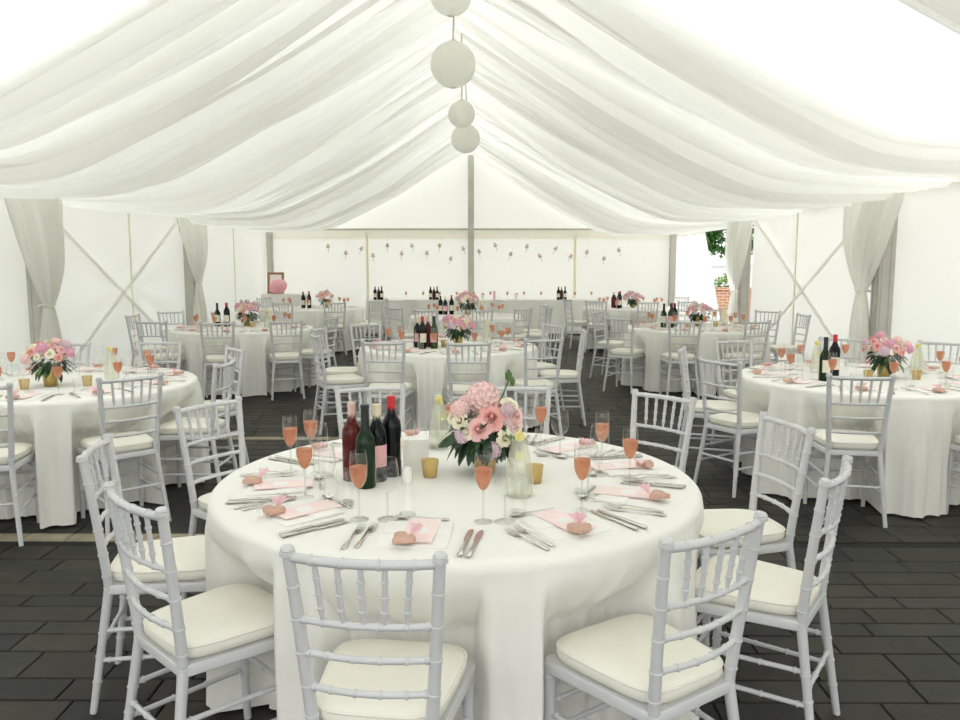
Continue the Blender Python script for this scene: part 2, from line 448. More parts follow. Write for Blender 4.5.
curtain(XR-.24, 9.08, .64, .2, 1.26, -1, 'white voile curtain tied at mid height, nearer one on the right wall', 3)
curtain(XR-.22, 13.85, .66, .22, 1.1, -1, 'white voile curtain tied beside the opening to the garden', 4)
# the side sheet of the open bay, drawn aside towards the corner
m = MB(); rws = []
for j in range(31):
    v = j/30; z = .03+(2.24-.03)*v
    yedge = 15.3+(17.0-15.3)*v**1.1
    rws.append([(XR-.01-.03*sin(i*.9+2*v)*(.3+.7*v)+.02*sin(i*.37), YB-.15-(YB-.15-yedge)*i/44, z) for i in range(45)])
m.grid(rws); tag(m.build('side_sheet', M['voile'], ang=180), 'white side sheet drawn aside from the opening, in the corner by the end wall', 'curtain')

# paper lanterns in a line below the ridge
def lantern(X, Y, Z, r, label):
    e = empty('paper_lantern'); e.location = (X, Y, Z)
    m = MB(); p = []
    for k in range(41):
        a = -pi/2+pi*k/40; rr = r*(1+.006*cos(k*pi)); p.append((max(.03, rr*cos(a)) if k not in (0, 40) else .03, rr*sin(a)))
    m.lathe(p, 32); m.build('shade', M['lantern'], e, ang=180)
    m = MB(); m.tube([(0, 0, r), (.01, 0, (r+4.12-Z)/2), (0, 0, 4.12-Z)], .008, 6); m.build('cord', M['cord'], e)
    m = MB(); m.lathe([(.031, 0), (.031, .012), (.025, .012)], 16, (0, 0, r-.006)); m.build('ring', M['cord'], e)
    tag(e, label, 'lantern', 'white paper lanterns under the ridge')
for X, Y, Z, r, lb in ((-.24, 5.9, 3.46, .15, 'white paper lantern cut by the top of the photo, nearest of the row'),
                       (-.29, 7.5, 3.36, .204, 'large white round paper lantern, second in the row from the front'),
                       (-.265, 9.3, 3.25, .152, 'small white paper lantern just below the large one, third in the row'),
                       (-.27, 11.4, 3.30, .2, 'white paper lantern in front of the king post, lowest in view')):
    lantern(X, Y, Z, r, lb)

# flower sprigs pinned across the end wall
mb = MB()
for k in range(5):
    a = 2*pi*k/5; o = len(mb.v)
    mb.lathe([(.004, 0), (.022, .008), (.026, .02), (.012, .03)], 8, (.02*cos(a), -.012, .02*sin(a)))
sp = empty('hanging_flower_sprig'); mb.build('bloom', M['p_blush'], sp)
mb = MB()
for a in (-.7, .1, .8):
    o = len(mb.v); mb.grid([[(.009*sin(pi*t/5)*w, -.004-.004*w*w, -.075*t/5) for w in (-1, 0, 1)] for t in range(6)]); mb.xform(Matrix.Rotation(a, 4, 'Y'), o)
mb.build('leaf', M['leaf_light'], sp)
mb = MB(); mb.tube([(0, 0, .02), (.004, -.003, -.07), (-.004, 0, -.16)], .0035, 5); mb.build('stem', M['leaf_light'], sp)
mb = MB(); mb.tube([(0, .01, .02), (0, .02, .24)], .001, 4); mb.build('thread', M['cord'], sp)
SPRIG = Kind(sp, 'flower')
sprigs = [(328, 246), (346, 252.5), (361.7, 248), (373, 255), (387.5, 245), (401.7, 253), (411.7, 245), (427, 252.5), (439.7, 245), (451, 258), (463, 248),
          (479, 251), (495, 244.7), (511, 253.7), (527, 246), (539.5, 255.5), (556, 248), (571, 256), (587, 251.7), (604, 258), (618.7, 249.5)]
for i, (a, b) in enumerate(sprigs):
    Y = YB-.12; dirv = RT*((a-480)/F)+DN*((b-360)/F)+FW; p = Vector((0, 0, EYE))+dirv*(Y/dirv.y)
    ordn = ['first', 'second', 'third', 'fourth', 'fifth', 'sixth', 'seventh', 'eighth', 'ninth', 'tenth', 'eleventh'][min(i, 20-i)]
    lab = 'small flower sprig hanging on the end wall, %s from the %s end' % (ordn, 'left' if i <= 10 else 'right')
    o = SPRIG.put(p, 0, lab, 'flower sprigs hung across the end wall'); o.rotation_euler = (0, random.uniform(-.5, .5), 0)

# ------------------------------------------------------------------ garden outside the opening
m = MB(); m.box((7.6, 23.2, .4), (5, .25, .86)); m.box((7.6, 23.2, .86), (5.05, .32, .07)); tag(m.build('garden_wall', M['brick'], smooth=False), 'low orange brick garden wall seen through the tent opening', 'wall')
m = MB(); m.box((8.0, 26.5, .75), (7, .3, 1.5)); m.box((8, 26.5, 1.54), (7.1, .42, .08)); tag(m.build('rendered_wall', M['render'], smooth=False), 'pale rendered wall behind the brick wall in the garden', 'wall')
def leafball(mb, c, r, n, size, rn):
    for _ in range(n):
        v = Vector((rn.gauss(0, 1), rn.gauss(0, 1), rn.gauss(0, 1))).normalized()*r*rn.uniform(.55, 1.)
        p = Vector(c)+Vector((v.x, v.y, v.z*.85)); q = Matrix.Rotation(rn.uniform(0, 6.28), 4, 'Z') @ Matrix.Rotation(rn.uniform(-1, 1), 4, 'X')
        o = len(mb.v)
        mb.v += [tuple(p+q @ Vector(k)*size) for k in ((0, -1, 0), (.5, 0, .15), (0, 1, 0), (-.5, 0, .15))]
        mb.f.append((o, o+1, o+2, o+3))
def plant(name, x, y, blobs, h, mat, label, cat, seed, size):
    rn = random.Random(seed); e = empty(name); e.location = (x, y, -.075)
    m = MB()
    for (bx, by, bz, br, n) in blobs: leafball(m, (bx, by, bz), br, n, size, rn)
    m.build('foliage', mat, e, smooth=False)
    m = MB(); m.tube([(0, 0, 0), (.03, 0, h*.5), (0, .02, h)], [.09*h/2, .06*h/2, .03*h/2], 8); m.build('trunk', M['bark'], e)
    tag(e, label, cat)
plant('garden_tree', 8.6, 28.6, [(0, 0, 2.6, .9, 500), (-1.0, .1, 2.5, .8, 450), (.9, 0, 2.6, .8, 400), (-.4, 0, 3.4, .9, 450)], 2.4, M['tree'], 'leafy dark green tree beyond the pale wall outside', 'tree', 1, .14)
plant('garden_shrub', 6.35, 24.2, [(0, 0, 1.05, .36, 350), (.1, 0, .9, .34, 300)], .9, M['shrub'], 'light green shrub above the brick wall outside', 'shrub', 2, .07)
plant('garden_shrub', 7.3, 24.4, [(0, 0, 1.0, .38, 300), (.2, .1, 1.25, .25, 200)], .9, M['shrub'], 'small bushy shrub half hidden by the curtain outside', 'shrub', 3, .07)

# ------------------------------------------------------------------ chair
def bamboo(pts_r, nodes, base, bump=.003, w=.003, n=10, sub=1):
    """pts: polyline function f(t) -> point, base(t) -> radius, nodes: list of t where a ring sits"""
    f = pts_r; ts = {0., 1.}
    for k in range(9): ts.add(k/8)
    L = sum((Vector(f((k+1)/20))-Vector(f(k/20))).length for k in range(20))
    for q in nodes:
        for dlt in (-1.25, -.85, 0, .85, 1.25):
            t = q+dlt*w/L
            if 0 <= t <= 1: ts.add(t)
    ts = sorted(ts); pts, rad = [], []
    for t in ts:
        r = base(t)
        for q in nodes:
            x = abs(t-q)*L/w
            if x < 1.3: r = max(r, base(t)+bump*(1 if x < .95 else .1))
        pts.append(f(t)); rad.append(r)
    return MB().tube(pts, rad, n)
def back_xy(z):
    """the back post leans: distance behind the seat and half width at height z"""
    if z < .44: t = z/.44; return -.245+.065*t, .182-.037*t
    t = (z-.44)/.485; return -.18-.055*t**1.2, .145+.034*t
def make_chair():
    r = empty('chiavari_chair')
    m = MB()   # seat frame: bevelled trapezoid
    def outline(g):
        pts = []
        hwf, hwb, yf, yb, c = .200+g, .160+g, .198+g, -.19-g, .03
        for (cx, cy, a0) in ((hwf-c, yf-c, 0), (-hwf+c, yf-c, 90), (-hwb+c, yb+c, 180), (hwb-c, yb+c, 270)):
            for k in range(5): a = R(a0+22.5*k); pts.append((cx+c*cos(a), cy+c*sin(a)))
        return pts
    rings = [(.0, .418), (.004, .422), (.004, .446), (0, .452), (-.03, .453)]
    o = m.grid([[(x, y, z) for x, y in outline(g)] for g, z in rings], close_u=True); n = len(outline(0))
    m.ngon([o+j for j in range(n)][::-1]); m.ngon([o+4*n+j for j in range(n)])
    for sx in (-1, 1):   # arched brackets under the front corners
        for k in range(6):
            a0, a1 = R(15*k), R(15*k+15)
        m.tube([(sx*(.18-.05*sin(R(15*k))), .19, .36+.055*(1-cos(R(15*k)))) for k in range(7)], .008, 6)
    m.build('seat', M['paint'], r, ang=35)
    m = MB(); rw = []
    def cush(g, z):
        k = 40; out = []
        for i in range(k):
            a = 2*pi*i/k; ca, sa = cos(a), sin(a); e = .42
            x = math.copysign(abs(ca)**e, ca); y = math.copysign(abs(sa)**e, sa)
            hx = .174+.020*y-g; hy = .19-g
            out.append((x*hx, y*hy+.004, z))
        return out
    prof_c = [(.012, .454), (0, .462), (-.004, .476), (-.001, .494), (.006, .502), (.024, .508), (.055, .513), (.09, .515), (.125, .516)]
    o = m.grid([cush(g, z) for g, z in prof_c], close_u=True); m.ngon([o+8*40+j for j in range(40)]); m.ngon([o+j for j in range(40)][::-1])
    cu = m.build('cushion', M['cushion'], r, ang=60)
    m = MB(); pts = cush(-.002, .495); m.tube(pts+[pts[0]], .0035, 5, caps=False); m.build('piping', M['cushion'], cu)
    for sx in (-1, 1):   # front legs
        f = lambda t, sx=sx: (sx*(.182-.002*t), .180+.008*t, .42*(1-t))
        bamboo(f, [.06, .36, .62, .84], lambda t: .0175-.0045*t, n=10).build('leg', M['paint'], r)
    for sx in (-1, 1):   # back posts run from the floor to the finial
        def f(t, sx=sx):
            z = .925*t; y, x = back_xy(z); return (sx*x, y, z)
        zn = [.11, .2, .28, .44, .485, .565, .655, .742, .825]
        mm = bamboo(f, [z/.925 for z in zn], lambda t: .0125+.004*min(1, t/.45)-.0025*max(0, t-.45)/.55, n=12, bump=.0024)
        y, x = back_xy(.92)
        mm.lathe([(.0135, -.012), (.0185, -.01), (.0185, -.002), (.0145, 0), (.0175, .003), (.0165, .007), (.008, .011), (.001, .012)], 14, (sx*x, y, .914))
        mm.build('back_post', M['paint'], r)
    def rail(z, rad, bow, nodes, nm):
        y0, x0 = back_xy(z)
        f = lambda t: (x0*(2*t-1), y0-bow*(1-(2*t-1)**2), z)
        bamboo(f, nodes, lambda t: rad, bump=.0024, n=10).build(nm, M['paint'], r)
        return f
    top = rail(.899, .0118, .027, [.16, .38, .62, .84], 'top_rail')
    low = rail(.742, .0086, .026, [.06, .2, .4, .6, .8, .94], 'back_rail')
    rail(.655, .0086, .025, [.06, .2, .4, .6, .8, .94], 'back_rail'); rail(.565, .0086, .024, [.06, .2, .4, .6, .8, .94], 'back_rail')
    for k in range(5):
        a = Vector(top(.5+(k-2)*.158)); b = Vector(low(.5+(k-2)*.150))
        bamboo(lambda t, a=a, b=b: a.lerp(b, t), [.27, .52, .76], lambda t: .0072 if t < .78 else .0072-.014*(t-.78), bump=.0026, n=8).build('spindle', M['paint'], r)
    def bar(p, q):
        p, q = Vector(p), Vector(q)
        bamboo(lambda t: p.lerp(q, t), [.08, .36, .64, .92], lambda t: .0082, bump=.0028, n=8).build('stretcher', M['paint'], r)
    for z in (.29, .185):
        yb, xb = back_xy(z)
        for sx in (-1, 1): bar((sx*xb, yb, z), (sx*.181, .185, z))
    yb, xb = back_xy(.235); bar((-xb, yb, .235), (xb, yb, .235))
    bar((-.18, .185, .235), (.18, .185, .235)); bar((-.18, .185, .32), (.18, .185, .32))
    return r
CHAIR = Kind(make_chair(), 'chair')

# ------------------------------------------------------------------ things for the tables
def lathe_part(prof, n, name, mat, parent, ang=50, **k): return MB().lathe(prof, n, **k).build(name, mat, parent, ang=ang)
def make_flute():
    r = empty('champagne_flute')
    bowl = [(.004, .098), (.013, .108), (.022, .125), (.027, .145), (.0285, .165), (.028, .19), (.0265, .21), (.025, .222), (.0256, .2225)]
    lathe_part(bowl, 20, 'bowl', M['glass'], r)
    lathe_part([(.0005, .101), (.011, .109), (.0205, .126), (.0255, .145), (.027, .165), (.027, .174), (.0005, .174)], 20, 'fizz', M['rose'], r)
    lathe_part([(.006, .003), (.0042, .012), (.0034, .04), (.0034, .08), (.006, .1)], 10, 'stem', M['stem'], r)
    lathe_part([(.031, 0), (.031, .0015), (.018, .0035), (.006, .006)], 20, 'foot', M['glass'], r, cap0=True)
    return r
def make_wine():
    r = empty('wine_glass')
    lathe_part([(.004, .088), (.018, .095), (.031, .110), (.037, .130), (.0375, .15), (.035, .175), (.031, .198), (.0315, .199)], 20, 'bowl', M['glass'], r)
    lathe_part([(.006, .003), (.0042, .012), (.0036, .04), (.0036, .075), (.006, .09)], 10, 'stem', M['stem'], r)
    lathe_part([(.034, 0), (.034, .0015), (.018, .0035), (.006, .006)], 20, 'foot', M['glass'], r, cap0=True)
    return r
def make_tumbler():
    r = empty('water_tumbler')
    lathe_part([(.026, .008), (.0285, .012), (.03, .12), (.0306, .1205)], 20, 'wall', M['glass'], r)
    lathe_part([(.026, 0), (.0272, .001), (.027, .011), (.0, .011)], 20, 'base', M['stem'], r, cap0=True)
    return r
def make_fork():
    r = empty('fork'); m = MB()
    def bar(ps, ws, hs):
        rows = []
        for (x, y, z), w, h in zip(ps, ws, hs): rows.append([(x-w, y, z), (x-w*.6, y, z+h), (x+w*.6, y, z+h), (x+w, y, z), (x, y, z-h*.4)])
        o = m.grid(rows, close_u=True, flip=True); m.ngon([o+j for j in range(5)]); m.ngon([o+(len(ps)-1)*5+j for j in range(5)][::-1])
    bar([(0, -.1, .003), (0, -.09, .004), (0, -.03, .007), (0, .02, .011), (0, .035, .008)], [.0055, .0075, .004, .003, .005], [.002]*5)
    m.build('handle', M['steel'], r); m = MB()
    bar([(0, .034, .008), (0, .045, .005), (0, .056, .004)], [.005, .0105, .0115], [.0018]*3)
    for k in range(4): x = (k-1.5)*.0064; bar([(x, .055, .004), (x, .08, .006), (x, .1, .011)], [.0022, .002, .0012], [.0018, .0016, .0012])
    m.build('tine_head', M['steel'], r); return r
def make_knife():
    r = empty('knife'); m = MB()
    def loft(rows): o = m.grid(rows, close_u=True, flip=True); n = len(rows[0]); m.ngon([o+j for j in range(n)]); m.ngon([o+(len(rows)-1)*n+j for j in range(n)][::-1])
    loft([[(w*cos(a), y, .0055+h*sin(a)) for a in [2*pi*k/8 for k in range(8)]] for y, w, h in ((-.115, .005, .003), (-.11, .0085, .0045), (-.06, .0065, .0042), (-.01, .005, .004), (0, .006, .004))])
    m.build('handle', M['steel'], r); m = MB()
    loft([[(-w0, y, .002), (-w0, y, .0045), (w1, y, .0038), (w1, y, .0026)] for y, w0, w1 in ((-.002, .006, .006), (.02, .009, .007), (.07, .010, .008), (.1, .008, .007), (.112, .002, .005), (.116, -.002, .004))])
    m.build('blade', M['steel'], r); return r
def make_spoon():
    r = empty('dessert_spoon'); m = MB()
    rows = []
    for y, w, z in ((-.085, .005, .003), (-.078, .007, .004), (-.02, .0035, .006), (.03, .003, .009), (.045, .005, .007)):
        rows.append([(w*cos(a), y, z+.0018*sin(a)) for a in [2*pi*k/6 for k in range(6)]])
    o = m.grid(rows, close_u=True, flip=True); m.ngon([o+j for j in range(6)])
    m.build('handle', M['steel'], r); m = MB()
    rows = []
    for q in range(7):
        rr = q/6; rows.append([(.0175*rr*cos(a), .065+.026*rr*sin(a), .001+.009*rr*rr) for a in [2*pi*k/16 for k in range(16)]])
    m.grid(rows, close_u=True); m.build('bowl', M['steel'], r); return r
def make_napkin():
    r = empty('napkin')
    m = MB(); rows = []
    def pad(z0, z1, hx, hy, ox, oy):
        o = len(m.v)
        n = 10
        def ring(z, g): return [(ox+x*(hx-g), oy+y*(hy-g), z+.0012*sin(9*x+5*y)) for x, y in [(-1, -1), (-.4, -1.01), (.3, -1), (1, -1), (1.01, 0), (1, 1), (.3, 1.01), (-.4, 1), (-1, 1), (-1.01, 0)]]
        m.grid([ring(z0, .002), ring(z0+.001, 0), ring(z1-.001, 0), ring(z1, .002)], close_u=True); m.ngon([o+3*n+j for j in range(n)])
    pad(.0, .004, .105, .105, 0, 0); m.build('folded_square', M['napkin'], r)
    m = MB(); pad(.0042, .0082, .103, .052, .001, .05); m.build('top_fold', M['napkin'], r)
    return r
def make_card():
    r = empty('menu_card'); m = MB(); m.box((0, 0, .001), (.10, .21, .002)); m.build('card', M['card'], r)
    m = MB(); m.box((0, -.01, .0025), (.055, .05, .0012)); m.build('name_label', M['label'], r); return r
def make_favour():
    r = empty('heart_favour')
    def heart(s, z, g=1.): return [(s*g*16*sin(t)**3/17, s*g*(13*cos(t)-5*cos(2*t)-2*cos(3*t)-cos(4*t))/17, z) for t in [2*pi*k/36 for k in range(36)]]
    m = MB(); o = m.grid([heart(.04, .0, .92), heart(.04, .003, 1), heart(.04, .013, 1), heart(.04, .017, .93), heart(.04, .019, .6), heart(.04, .0195, .2)], close_u=True, flip=True)
    m.ngon([o+5*36+j for j in range(36)][::-1]); m.build('cookie', M['cookie'], r)
    m = MB()
    for sa in (-.5, .35):
        o = len(m.v); m.grid([[(.004+.03*t/4*(1), w*(.004+.022*t/4), .014+.022*t/4+.006*sin(6*w+sa*9)) for w in (-1, -.5, 0, .5, 1)] for t in range(5)]); m.xform(Matrix.Translation((0, .03, 0)) @ Matrix.Rotation(sa+1.4, 4, 'Z'), o)
    m.build('tulle_bow', M['tulle'], r); return r
def make_bottle(name, glass_m, foil_m, label_m, h=.30, shoulder=.19):
    r = empty(name); s = h/.30
    body = [(.0, 0), (.034, 0), (.037, .004), (.0372, shoulder*s), (.034, (shoulder+.022)*s), (.022, (shoulder+.042)*s), (.0155, (shoulder+.058)*s), (.0140, .288*s), (.0152, .289*s), (.0152, .297*s), (.012, .3*s), (0, .3*s)]
    lathe_part(body, 20, 'glass_body', glass_m, r, cap0=False)
    if foil_m: lathe_part([(.0154, (shoulder+.055)*s), (.0147, .287*s), (.0160, .288*s), (.0160, .3*s), (0, .3015*s)], 16, 'foil_capsule', foil_m, r)
    if label_m:
        m = MB(); m.grid([[(.0376*cos(a), .0376*sin(a), z) for a in [R(-150+120*k/10) for k in range(11)]] for z in (.06*s, .145*s)]); m.build('label', label_m, r)
    return r
def make_carafe():
    r = empty('water_carafe')
    lathe_part([(.042, .004), (.050, .012), (.051, .05), (.045, .11), (.033, .165), (.0245, .2), (.0245, .215), (.032, .252), (.033, .2535)], 24, 'glass', M['glass'], r)
    lathe_part([(.0, .006), (.047, .012), (.048, .05), (.0425, .11), (.031, .163), (.0228, .198), (0, .199)], 24, 'lemon_water', M['water'], r)
    lathe_part([(.0, 0), (.042, 0), (.043, .004), (0, .0055)], 24, 'base', M['stem'], r)
    for k, (a, z, tl, ox) in enumerate(((.2, .211, 80, .005), (1.5, .222, 65, -.004), (.9, .14, 70, .01))):
        m = MB(); m.lathe([(.0005, -.003), (.016, -.003), (.0185, -.0018), (.0185, .0018), (.016, .003), (.0005, .003)], 18)
        m.xform(Matrix.Translation((ox, 0, z)) @ Matrix.Rotation(a, 4, 'Z') @ Matrix.Rotation(R(tl), 4, 'Y')); m.build('lemon_slice', M['lemon'], r)
    return r
def make_votive():
    r = empty('votive_holder')
    lathe_part([(.0, 0), (.024, 0), (.026, .003), (.034, .066), (.0345, .067), (.0325, .066), (.025, .006), (0, .005)], 20, 'cup', M['gold_glass'], r)
    lathe_part([(.0, .006), (.0235, .006), (.0275, .03), (0, .031)], 16, 'candle', M['wax'], r)
    m = MB(); m.tube([(0, 0, .03), (.001, 0, .04)], .0012, 5); m.build('wick', M['leg_steel'], r); return r
def make_shaker():
    r = empty('salt_shaker'); lathe_part([(.0, 0), (.019, 0), (.0205, .002), (.0205, .04), (.018, .048)], 20, 'pot', M['ceramic'], r)
    lathe_part([(.0185, .047), (.0185, .05), (.014, .056), (.005, .0585), (0, .059)], 20, 'cap', M['ceramic'], r); return r
def put_bottle(kk, X, Y, rz, lab, grp): return BOT[kk].put((X, Y, IT), rz, lab, grp)
K = dict(flute=Kind(make_flute(), 'glass'), wine=Kind(make_wine(), 'glass'), tumbler=Kind(make_tumbler(), 'glass'), fork=Kind(make_fork(), 'fork'), knife=Kind(make_knife(), 'knife'),
         spoon=Kind(make_spoon(), 'spoon'), napkin=Kind(make_napkin(), 'napkin'), card=Kind(make_card(), 'card'), favour=Kind(make_favour(), 'party favour'), carafe=Kind(make_carafe(), 'carafe'),
         votive=Kind(make_votive(), 'candle holder'), shaker=Kind(make_shaker(), 'salt shaker'))
BOT = dict(rose=Kind(make_bottle('wine_bottle', M['rose_glass'], M['foil_pink'], None, .295, .18), 'bottle'),
           green=Kind(make_bottle('wine_bottle', M['green_glass'], M['foil_black'], M['label_cream'], .305, .16), 'bottle'),
           cream=Kind(make_bottle('wine_bottle', M['black_glass'], M['foil_cream'], M['label_pink'], .29, .18), 'bottle'),
           red=Kind(make_bottle('wine_bottle', M['black_glass'], M['foil_red'], M['label_cream'], .31, .185), 'bottle'),
           black=Kind(make_bottle('wine_bottle', M['black_glass'], M['foil_black'], M['label_cream'], .3, .19), 'bottle'),
           olive=Kind(make_bottle('wine_bottle', M['olive_glass'], M['foil_black'], M['label_pink'], .31, .17), 'bottle'))
BOTL = dict(rose='rosé wine bottle', green='dark green wine bottle', cream='wine bottle with a cream neck', red='wine bottle with a red neck foil', black='black wine bottle', olive='olive green wine bottle')

# ------------------------------------------------------------------ flowers
def mesh_rose(mat, seed, layers=((3, .09, 1.2), (3, .18, 1.15), (4, .30, 1.08), (4, .45, .95), (5, .62, .78), (6, .80, .58), (6, 1.0, .36))):
    rn = random.Random(seed); m = MB()
    for li, (n, rad, tilt) in enumerate(layers):
        for k in range(n):
            a = 2*pi*(k+rn.random()*.3)/n+li*.7; o = len(m.v); W = pi/n*1.35
            rows = []
            for t in range(6):
                u = t/5; row = []
                for w in range(5):
                    v = (w/2-1); ang = a+v*W*(.35+.65*sin(pi*(.15+.75*u)))
                    op = .12+.5*rad**1.5
                    rr = rad*(1-op+op*u)*(1-.06*abs(v)*u)+.10*rad*max(0, u-.7)/.3
                    z = .12+.50*u*(1.08-.62*rad)-.35*rad**2-.16*rad*max(0, u-.75)/.25-.05*abs(v)*u
                    row.append((rr*cos(ang), rr*sin(ang), z-.25))
                rows.append(row)
            m.grid(rows)
    m.lathe([(.2, -.3), (.16, -.1), (.15, .15), (.1, .33), (.01, .36)], 8)
    return m.mesh('rose_bloom', mat, ang=180)
def mesh_cup(mat, seed):
    return mesh_rose(mat, seed, ((4, .3, .8), (6, .62, .6), (7, .92, .35)))
def mesh_hyd(mat, seed):
    rn = random.Random(seed); m = MB()
    for i in range(70):
        zz = 1-1.35*(i+.5)/70; th = i*2.39996; q = math.sqrt(max(0, 1-zz*zz)); n = Vector((q*cos(th), q*sin(th), zz))
        u = n.orthogonal().normalized(); u = Matrix.Rotation(rn.random()*6.28, 3, n) @ u; w = n.cross(u); c = n*(.86+.1*rn.random())
        for k in range(4):
            a = k*pi/2; e = u*cos(a)+w*sin(a); f = u*cos(a+pi/2)+w*sin(a+pi/2); o = len(m.v)
            m.v += [tuple(c-n*.06), tuple(c+e*.11+f*.09+n*.03), tuple(c+e*.2+n*.02), tuple(c+e*.11-f*.09+n*.03)]; m.f.append((o, o+1, o+2, o+3))
    m.lathe([(.01, -.35), (.5, -.3), (.75, .1), (.6, .5), (.3, .72), (.01, .78)], 10)
    return m.mesh('hydrangea_head', mat, smooth=False)
BLOOM = dict(rose_pink=mesh_rose(M['p_pink'], 1), rose_coral=mesh_rose(M['p_coral'], 2), rose_blush=mesh_rose(M['p_blush'], 3), cream=mesh_cup(M['p_cream'], 4), cream2=mesh_rose(M['p_cream'], 5),
             hyd_blush=mesh_hyd(M['p_blush'], 6), hyd_lilac=mesh_hyd(M['p_lilac'], 7), hyd_mauve=mesh_hyd(M['p_mauve'], 8))
BNAME = dict(rose_pink='rose', rose_coral='rose', rose_blush='rose', cream='lisianthus', cream2='rose', hyd_blush='hydrangea', hyd_lilac='hydrangea', hyd_mauve='hydrangea')
def bloom(parent, kind, p, n, r):
    o = bpy.data.objects.new(BNAME[kind], BLOOM[kind]); COL.objects.link(o); o.parent = parent; o.location = p; o.scale = (r,)*3
    o.rotation_mode = 'QUATERNION'; o.rotation_quaternion = Vector(n).to_track_quat('Z', 'Y'); return o
def foliage(parent, c, rad, n, seed, drop=.5, size=.055, lo=-.95, hi=.12):
    rn = random.Random(seed); mm = [MB(), MB()]
    for i in range(n):
        a = rn.uniform(0, 2*pi); el = rn.uniform(lo, hi) if i % 6 else rn.uniform(.2, .9); v = Vector((cos(a)*cos(el), sin(a)*cos(el), sin(el)*.8))
        base = Vector(c)+v*rad*rn.uniform(.35, .75); tip = v+Vector((0, 0, -drop*rn.random())); tip.normalize()
        s = tip.cross(Vector((0, 0, 1))).normalized(); L = size*rn.uniform(.7, 1.5); W = L*rn.uniform(.16, .3); nn = s.cross(tip)
        rows = []
        for t in range(6):
            u = t/5; w = W*sin(pi*(u*.92+.04)); q = base+tip*L*u+Vector((0, 0, -.25*L*u*u)); rows.append([q-s*w+nn*w*.25, q, q+s*w+nn*w*.25])
        mm[0 if rn.random() < .8 else 1].grid(rows)
    mm[0].build('foliage', M['leaf'], parent, ang=180); mm[1].build('light_foliage', M['leaf_light'], parent, ang=180)
def gyp(parent, c, rad, n, seed):
    rn = random.Random(seed); m = MB()
    for i in range(n):
        a = rn.uniform(0, 2*pi); el = rn.uniform(-.5, 1.2); v = Vector((cos(a)*cos(el), sin(a)*cos(el), sin(el)*.75)); p = Vector(c)+v*rad*rn.uniform(.85, 1.1)
        m.lathe([(.0005, -.0035), (.0035, -.001), (.003, .002), (.0005, .0035)], 5, p)
    o = m.build('gypsophila', M['gyp'], parent); o['kind'] = 'stuff'
def bouquet(x, y, z, label, blooms, seed, scale=1., leaves=90, spread=.15):
    r = empty('flower_arrangement'); r.location = (x, y, z); r.scale = (scale,)*3
    rn = random.Random(seed)
    lathe_part([(.0, 0), (.036, 0), (.04, .004), (.047, .06), (.052, .12), (.053, .122), (.049, .118), (.044, .06), (.0, .05)], 24, 'vase', M['gold'], r)
    c = (0, 0, .19)
    if blooms is None:
        blooms = []; pal = ['rose_pink', 'hyd_blush', 'rose_blush', 'cream', 'hyd_lilac', 'rose_coral', 'hyd_mauve', 'cream2', 'rose_pink', 'cream', 'rose_blush']
        rn.shuffle(pal); N = 28
        for i in range(N):
            zz = .98-1.15*(i+.5)/N; th = i*2.39996+seed; q = math.sqrt(max(0, 1-zz*zz)); n = Vector((q*cos(th), q*sin(th), zz*.8+.15))
            kk = pal[i % len(pal)]; rr = rn.uniform(.030, .040) if 'hyd' in kk else rn.uniform(.023, .034)
            blooms.append((kk, Vector(c)+Vector((n.x*spread, n.y*spread, n.z*spread*.8)), n, rr))
    for kk, p, n, rr in blooms: bloom(r, kk, p, n, rr)
    foliage(r, (0, 0, .165), .145, leaves, seed, .7)
    gyp(r, (0, 0, .19), .15, 60, seed+5)
    m = MB()
    for i in range(9):
        a = i*.7; m.tube([(.02*cos(a), .02*sin(a), .06), (.05*cos(a), .05*sin(a), .16)], .0025, 5)
    m.build('stems', M['leaf_light'], r)
    tag(r, label, 'flowers', 'table flower arrangements'); return r

